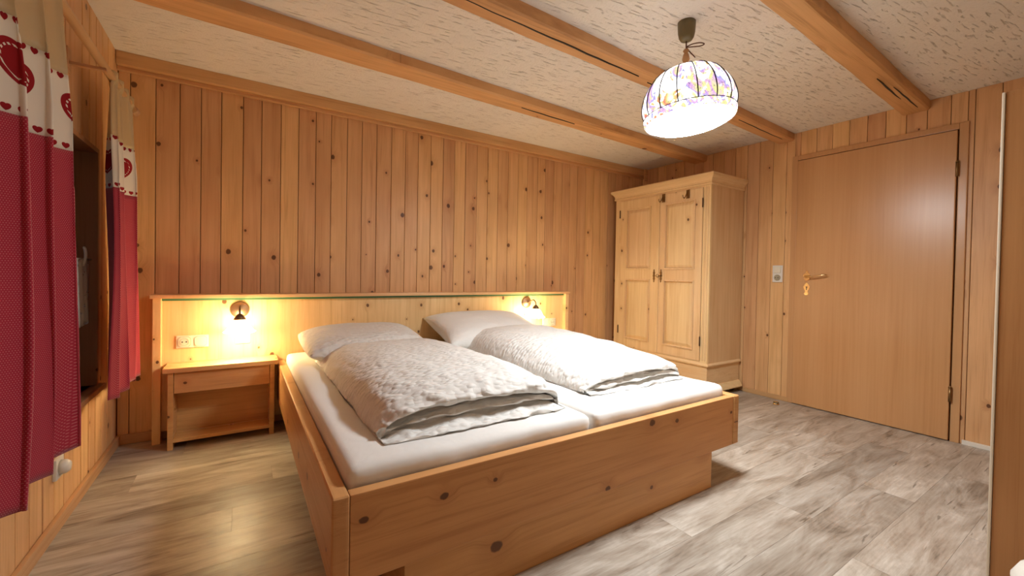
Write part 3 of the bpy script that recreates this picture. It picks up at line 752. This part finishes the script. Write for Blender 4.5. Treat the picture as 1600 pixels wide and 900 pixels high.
def ward_door(y0, y1, panels, hinge_y, lock_y, key):
    dx = WX-0.006
    root = None; z0, z1 = 0.304, 1.790
    # frame of the door
    p0, p1 = panels[0][0], panels[0][1]
    bm = bmesh.new()
    box(bm, dx, dx+0.024, y0, p0, z0, z1, bev=0.003); box(bm, dx, dx+0.024, p1, y1, z0, z1, bev=0.003)
    zs = [z0]+[v for p in sorted(panels, key=lambda q: q[2]) for v in (p[2], p[3])]+[z1]
    for k in range(0, len(zs), 2): box(bm, dx, dx+0.024, p0-0.001, p1+0.001, zs[k], zs[k+1], bev=0.003)
    o = obj('door', bm, M['ward'], wd2)
    for (a, b, c, e) in panels:
        bm = bmesh.new(); xs = dx+0.014; k = 0.030
        rows = [[bm.verts.new(q) for q in ((x, a+m, c+m), (x, b-m, c+m), (x, b-m, e-m), (x, a+m, e-m))] for x, m in ((xs, 0.0), (xs, 0.006), (xs-0.002, 0.010), (xs-0.010, k), (xs-0.011, k+0.004))]
        for A, B in zip(rows, rows[1:]):
            for j in range(4): bm.faces.new((A[j], A[(j+1) % 4], B[(j+1) % 4], B[j]))
        bm.faces.new(rows[-1])
        obj('raised_panel', bm, M['ward'], o)
        bm = bmesh.new()   # the bolection frame round the panel
        t = 0.010
        for (q0, q1, q2, q3) in ((a-t, a+0.004, c-t, e+t), (b-0.004, b+t, c-t, e+t), (a, b, c-t, c+0.004), (a, b, e-0.004, e+t)):
            box(bm, dx-0.009, dx+0.003, q0, q1, q2, q3, bev=0.004)
        obj('panel_moulding', bm, M['ward'], o)
    for z in (0.47, 1.655):
        bm = bmesh.new(); tube(bm, [(dx-0.004, hinge_y, z-0.035), (dx-0.004, hinge_y, z+0.035)], 0.006, 8); lathe(bm, [(0, 0.035), (0.007, 0.036), (0.003, 0.046), (0, 0.048)], (dx-0.004, hinge_y, z), 8)
        obj('hinge', bm, M['iron'], o, True)
    bm = bmesh.new(); prism(bm, outline(lock_y, 1.030, [(0, 0.062), (0.006, 0.054), (0.004, 0.044), (0.012, 0.030), (0.008, 0.014), (0.014, 0.0), (0.008, -0.014), (0.012, -0.030), (0.004, -0.044), (0.006, -0.054), (0, -0.062)]), 'YZ', dx-0.004, dx)
    e = obj('escutcheon', bm, M['oldbrass'], o)
    if key:
        bm = bmesh.new(); tube(bm, [(dx-0.003, lock_y, 1.030), (dx-0.045, lock_y, 1.030)], 0.004, 8)
        tube(bm, [(dx-0.052, lock_y+0.015*math.cos(a), 1.030+0.013*math.sin(a)) for a in [k*2*PI/12 for k in range(13)]], 0.003, 6, False)
        obj('key', bm, M['oldbrass'], e, True)
ward_door(2.122, 2.556, [(2.196, 2.490, 1.100, 1.690), (2.196, 2.490, 0.400, 0.985)], 2.118, 2.528, True)
ward_door(2.572, 3.040, [(2.664, 2.950, 1.100, 1.690), (2.664, 2.950, 0.400, 0.985)], 3.044, 2.606, False)
bx('centre_bead', M['ward'], wd2, WX-0.016, WX-0.006, 2.552, 2.578, 0.304, 1.790, bev=0.004)
def hook(y, label):
    t = thing('over_door_hook', (WX-0.02, y, 1.72), label, 'hook', 'metal hooks over the wardrobe door'); x = WX-0.0115
    bx('strap', M['oldbrass'], t, x, x+0.004, y-0.016, y+0.016, 1.715, 1.7915, bev=0.001)
    for s in (-1, 1):
        bm = bmesh.new(); tube(bm, spline([(x, y+s*0.010, 1.765), (x-0.012, y+s*0.013, 1.740), (x-0.026, y+s*0.016, 1.716), (x-0.042, y+s*0.017, 1.724), (x-0.046, y+s*0.018, 1.742)], 14), 0.0035, 8); obj('prong', bm, M['oldbrass'], t, True)
hook(2.515, 'brass double hook over the wardrobe door nearer its middle')
hook(2.262, 'brass double hook over the wardrobe door nearer the corner stile')

# ------------------------------------------------------------------ hanging lamp
PX, PYY = 1.757, 1.236
pd = thing('pendant_lamp', (PX, PYY, H), 'lit hanging lamp with a round pleated patterned fabric shade', 'lamp')
bm = bmesh.new(); lathe(bm, [(0, H-0.001), (0.040, H-0.001), (0.040, H-0.018), (0.038, H-0.05), (0.033, H-0.072), (0.026, H-0.084), (0.012, H-0.090), (0, H-0.090)], (PX, PYY, 0), 28); obj('canopy', bm, M['olive'], pd, True)
bm = bmesh.new(); tube(bm, [(PX, PYY, H-0.088), (PX+0.001, PYY, 2.095)], 0.0032, 8); cd = obj('cord', bm, M['cord'], pd, True)
vx, vy = 0.575, -0.818                                   # sideways direction in which the bow sticks out
bow = spline([(PX, PYY, 2.108), (PX+vx*0.03, PYY+vy*0.03, 2.117), (PX+vx*0.062, PYY+vy*0.062, 2.116), (PX+vx*0.078, PYY+vy*0.078, 2.107), (PX+vx*0.06, PYY+vy*0.06, 2.101), (PX+vx*0.03, PYY+vy*0.03, 2.103), (PX, PYY, 2.106)], 30)
bm = bmesh.new(); tube(bm, bow, 0.0026, 8); tube(bm, spline([(PX, PYY, 2.106), (PX+vx*0.014, PYY+vy*0.014, 2.085), (PX+vx*0.040, PYY+vy*0.040, 2.052)], 10), 0.0026, 8)
obj('cord_bow', bm, M['cord'], cd, True)
bm = bmesh.new(); lathe(bm, [(0, 2.098), (0.010, 2.096), (0.014, 2.088), (0.008, 2.080), (0.013, 2.070), (0.017, 2.050), (0.012, 2.034), (0.010, 2.028), (0.020, 2.018), (0.022, 2.002), (0.026, 1.985), (0, 1.985)], (PX, PYY, 0), 20); obj('turned_stem', bm, M['turned'], pd, True)
TILT = Matrix.Rotation(math.radians(-5.0), 3, Vector((0.818, 0.575, 0)))
SC0 = Vector((PX, PYY, 1.985))
sp = spline([(0.024, 1.992, 0), (0.060, 1.994, 0), (0.105, 1.984, 0), (0.150, 1.955, 0), (0.188, 1.900, 0), (0.204, 1.850, 0), (0.207, 1.810, 0), (0.200, 1.780, 0)], 22)
NS = 120
def shade_r(r, t, a): # soft scallops between the ribs, puckered towards the top
    return r*(1+0.012*abs(math.sin(8*a))*(1-t)+0.020*(1-t)**3*math.sin(40*a))
bm = bmesh.new(); uvl = bm.loops.layers.uv.new('UVMap'); rows = []
for i, p in enumerate(sp):
    t = i/(len(sp)-1)
    rows.append([bm.verts.new(SC0+TILT @ Vector((shade_r(p.x, t, 2*PI*k/NS)*math.cos(2*PI*k/NS), shade_r(p.x, t, 2*PI*k/NS)*math.sin(2*PI*k/NS), p.y-1.985))) for k in range(NS)])
for i in range(len(rows)-1):
    for k in range(NS):
        f = bm.faces.new((rows[i][k], rows[i][(k+1) % NS], rows[i+1][(k+1) % NS], rows[i+1][k]))
        for lp_, (kk, ii) in zip(f.loops, ((k, i), (k+1, i), (k+1, i+1), (k, i+1))): lp_[uvl].uv = (kk/NS, ii/(len(rows)-1))
sh = obj('shade', bm, M['shade'], pd, True, label='pleated lampshade printed with a pastel paisley pattern')
def tl(r, a, z): return SC0+TILT @ Vector((r*math.cos(a), r*math.sin(a), z-1.985))
bm = bmesh.new(); rows = []
for r, z in [(0.201, 1.784), (0.205, 1.778), (0.203, 1.762), (0.197, 1.752), (0.190, 1.752), (0.190, 1.772)]:
    rows.append([bm.verts.new(tl(r, 2*PI*k/72, z)) for k in range(72)])
uvl = bm.loops.layers.uv.new('UVMap')
for i in range(len(rows)-1):
    for k in range(72):
        f = bm.faces.new((rows[i][k], rows[i][(k+1) % 72], rows[i+1][(k+1) % 72], rows[i+1][k]))
        for lp_, (kk, ii) in zip(f.loops, ((k, i), (k+1, i), (k+1, i+1), (k, i+1))): lp_[uvl].uv = (kk/72*1.7, ii/12)
obj('shade_rim', bm, M['shade'], pd, True)
for j in range(16):
    a = 2*PI*j/16; bm = bmesh.new(); tube(bm, [tl(p.x*1.002+0.002, a, p.y) for p in sp[2:]], 0.0026, 5); obj('seam', bm, M['seam'], sh)
bm = bmesh.new(); tube(bm, [tl(0.2035, 2*PI*k/72, 1.783) for k in range(73)], 0.0016, 5, False); obj('seam', bm, M['seam'], sh)
bm = bmesh.new(); rows = [[bm.verts.new(tl(r, 2*PI*k/48, z)) for k in range(48)] for r, z in ((0.1895, 1.770), (0.186, 1.752), (0.165, 1.738), (0.12, 1.726), (0.06, 1.720), (0.02, 1.719))]
for A, B in zip(rows, rows[1:]):
    for k in range(48): bm.faces.new((A[k], A[(k+1) % 48], B[(k+1) % 48], B[k]))
bm.faces.new(rows[-1])
obj('glass_bowl', bm, M['diffuser'], pd, True, label='glowing white glass closing the lampshade')

# ------------------------------------------------------------------ curtains
RX, RZ = -0.488, 1.850
rod = thing('curtain_rod', (RX, 1.9, RZ), 'wooden curtain rod above the window', 'curtain rod')
bm = bmesh.new(); tube(bm, [(RX, 0.70, RZ), (RX, 2.95, RZ)], 0.016, 14); obj('pole', bm, M['rod'], rod, True)
bm = bmesh.new(); lathe(bm, [(0, 0), (0.014, 0), (0.020, 0.010), (0.014, 0.022), (0.022, 0.040), (0.018, 0.058), (0, 0.066)], (RX, 2.95, RZ), 16, 'Y'); obj('finial', bm, M['rod'], rod, True)
for yb in (0.80, 2.38):
    bm = bmesh.new(); box(bm, L, L+0.012, yb-0.022, yb+0.022, RZ-0.06, RZ+0.04, 0.003); box(bm, L+0.012, RX+0.012, yb-0.010, yb+0.010, RZ-0.026, RZ-0.014, 0.003)
    obj('bracket', bm, M['rod'], rod)
def curtain(ya0, ya1, yb0, yb1, folds, amp, label, sd, hem):
    t = thing('curtain', (RX, (ya0+ya1)/2, hem), label, 'curtain', 'red curtains with heart bands')
    NU = int(folds*26); ztop = RZ+0.030
    def pos(u, z):
        f = max(0.0, min(1.0, (ztop-z)/(ztop-hem)))
        y = (ya0+(ya1-ya0)*u)*(1-f)+(yb0+(yb1-yb0)*u)*f
        ph = 2*PI*folds*(u+0.030*noise.noise((u*5+sd, f*1.2, 0)))
        a = amp*(0.40+0.60*min(1, f*3.5))*(0.75+0.5*noise.noise((u*3+sd, 3, f)))
        x = RX+a*math.sin(ph)+0.012*noise.noise((u*4, f*2, sd))
        y += 0.35*a*math.sin(2*ph)
        x += 0.006*math.sin(ph*5+sd)*math.exp(-f*9)
        if f < 0.03: x = RX+(0.020 if math.sin(ph) > 0 else -0.020)*abs(math.sin(ph))**0.5
        return Vector((x, y, z))
    length = [0.0]
    for k in range(NU): length.append(length[-1]+(pos((k+1)/NU, 1.2)-pos(k/NU, 1.2)).length)
    def strip(name, mat, z1, z0, rows, wavy=False, lab=None):
        bm = bmesh.new(); uvl = bm.loops.layers.uv.new('UVMap'); g = []
        for i in range(rows+1):
            row = []
            for k in range(NU+1):
                z = z1+(z0-z1)*i/rows
                if wavy: z += (i/rows)**6*0.022*noise.noise((k/NU*9+sd, 2, 5))
                row.append(bm.verts.new(pos(k/NU, z)))
            g.append(row)
        for i in range(rows):
            for k in range(NU):
                f = bm.faces.new((g[i][k], g[i][k+1], g[i+1][k+1], g[i+1][k]))
                for lp_, (kk, ii) in zip(f.loops, ((k, i), (k+1, i), (k+1, i+1), (k, i+1))): lp_[uvl].uv = (length[kk], z1+(z0-z1)*ii/rows)
        o = obj(name, bm, mat, t, True, label=lab); s = o.modifiers.new('thick', 'SOLIDIFY'); s.thickness = 0.0015
    strip('sheer_heading', M['sheer'], ztop, BAND1, 14, lab='sheer beige gathered heading')
    strip('heart_band', M['band'], BAND1, BAND0, 10, lab='white band printed with red hearts')
    strip('red_cloth', M['red'], BAND0, hem, 40, True, lab='dark red cloth with tiny white dots')
curtain(1.08, 1.885, 1.03, 1.955, 4.6, 0.058, 'red curtain with heart band in the left foreground', 1.0, 0.425)
curtain(2.50, 2.88, 2.50, 3.06, 3.6, 0.040, 'red curtain with heart band in the corner by the headboard', 6.0, 0.430)

# lace panel hanging inside the window
lc = thing('lace_panel', (L-0.05, 2.62, 0.76), 'small white lace panel hung in the dark window', 'lace')
bm = bmesh.new(); uvl = bm.loops.layers.uv.new('UVMap'); g = []
for i in range(17):
    row = []
    for k in range(41):
        f = i/16; u = k/40; z = 1.050-0.285*f-(0.018*abs(math.sin(PI*5*u)) if i == 16 else 0)
        yy = 2.49+0.255*u-0.02*f*(u-0.5)
        row.append(bm.verts.new((L-0.012+0.008*math.sin(2*PI*4*u)*(0.4+f), yy, z)))
    g.append(row)
for i in range(16):
    for k in range(40):
        f = bm.faces.new((g[i][k], g[i][k+1], g[i+1][k+1], g[i+1][k]))
        for lp_, (kk, ii) in zip(f.loops, ((k, i), (k+1, i), (k+1, i+1), (k, i+1))): lp_[uvl].uv = (kk*0.0075, ii*0.0178)
o = obj('lace_cloth', bm, M['lace'], lc, True); s = o.modifiers.new('thick', 'SOLIDIFY'); s.thickness = 0.001
bm = bmesh.new(); tube(bm, [(L-0.012, 2.30, 1.052), (L-0.012, 2.775, 1.052)], 0.004, 8); obj('wire_rod', bm, M['white'], lc, True)
bm = bmesh.new(); tube(bm, spline([(L-0.007, 2.640, 1.020), (L+0.001, 2.640, 1.060), (L-0.001, 2.640, 1.098), (L-0.007, 2.640, 1.104)], 10), 0.006, 8); obj('clip', bm, M['white'], lc, True)

# white wall box under the near curtain
wk = thing('wall_box', (L, 2.29, 0.24), 'small white rounded socket low on the left wall under the curtain', 'socket')
bm = bmesh.new(); box(bm, L, L+0.012, 2.25, 2.33, 0.20, 0.28, 0.004); obj('plate', bm, M['white'], wk)
bm = bmesh.new(); lathe(bm, [(0, 0.042), (0.018, 0.040), (0.026, 0.030), (0.028, 0.012), (0, 0.012)], (L, 2.29, 0.24), 20, 'X'); obj('plug', bm, M['white'], wk, True)

# ------------------------------------------------------------------ right margin
cb = thing('tall_cupboard', (2.25, -0.2, 0), 'tall brown pine cupboard with a pale corner strip at the right margin', 'cupboard')
CX, CY, CH = 1.955, 0.272, 1.600
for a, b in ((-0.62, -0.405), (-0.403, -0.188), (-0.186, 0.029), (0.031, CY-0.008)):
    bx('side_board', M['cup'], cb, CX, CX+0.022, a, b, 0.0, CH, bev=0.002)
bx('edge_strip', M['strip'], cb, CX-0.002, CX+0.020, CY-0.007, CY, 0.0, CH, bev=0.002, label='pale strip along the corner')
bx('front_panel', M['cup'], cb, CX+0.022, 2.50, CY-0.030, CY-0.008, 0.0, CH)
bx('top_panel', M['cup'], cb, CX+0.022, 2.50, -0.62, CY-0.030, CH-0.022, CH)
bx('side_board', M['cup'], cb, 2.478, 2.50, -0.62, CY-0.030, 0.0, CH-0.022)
bn = thing('waste_bin', (1.80, 0.10, 0), 'white domed bin in the bottom right corner', 'bin')
BNX, BNY = 1.775, 0.085
bm = bmesh.new(); lathe(bm, [(0, 0), (0.085, 0), (0.10, 0.012), (0.112, 0.215), (0.114, 0.225), (0, 0.225)], (BNX, BNY, 0), 32); obj('body', bm, M['white'], bn, True)
bm = bmesh.new(); lathe(bm, [(0.117, 0.220), (0.118, 0.230), (0.105, 0.258), (0.07, 0.284), (0.03, 0.295), (0, 0.296)], (BNX, BNY, 0), 32); obj('lid', bm, M['white'], bn, True)
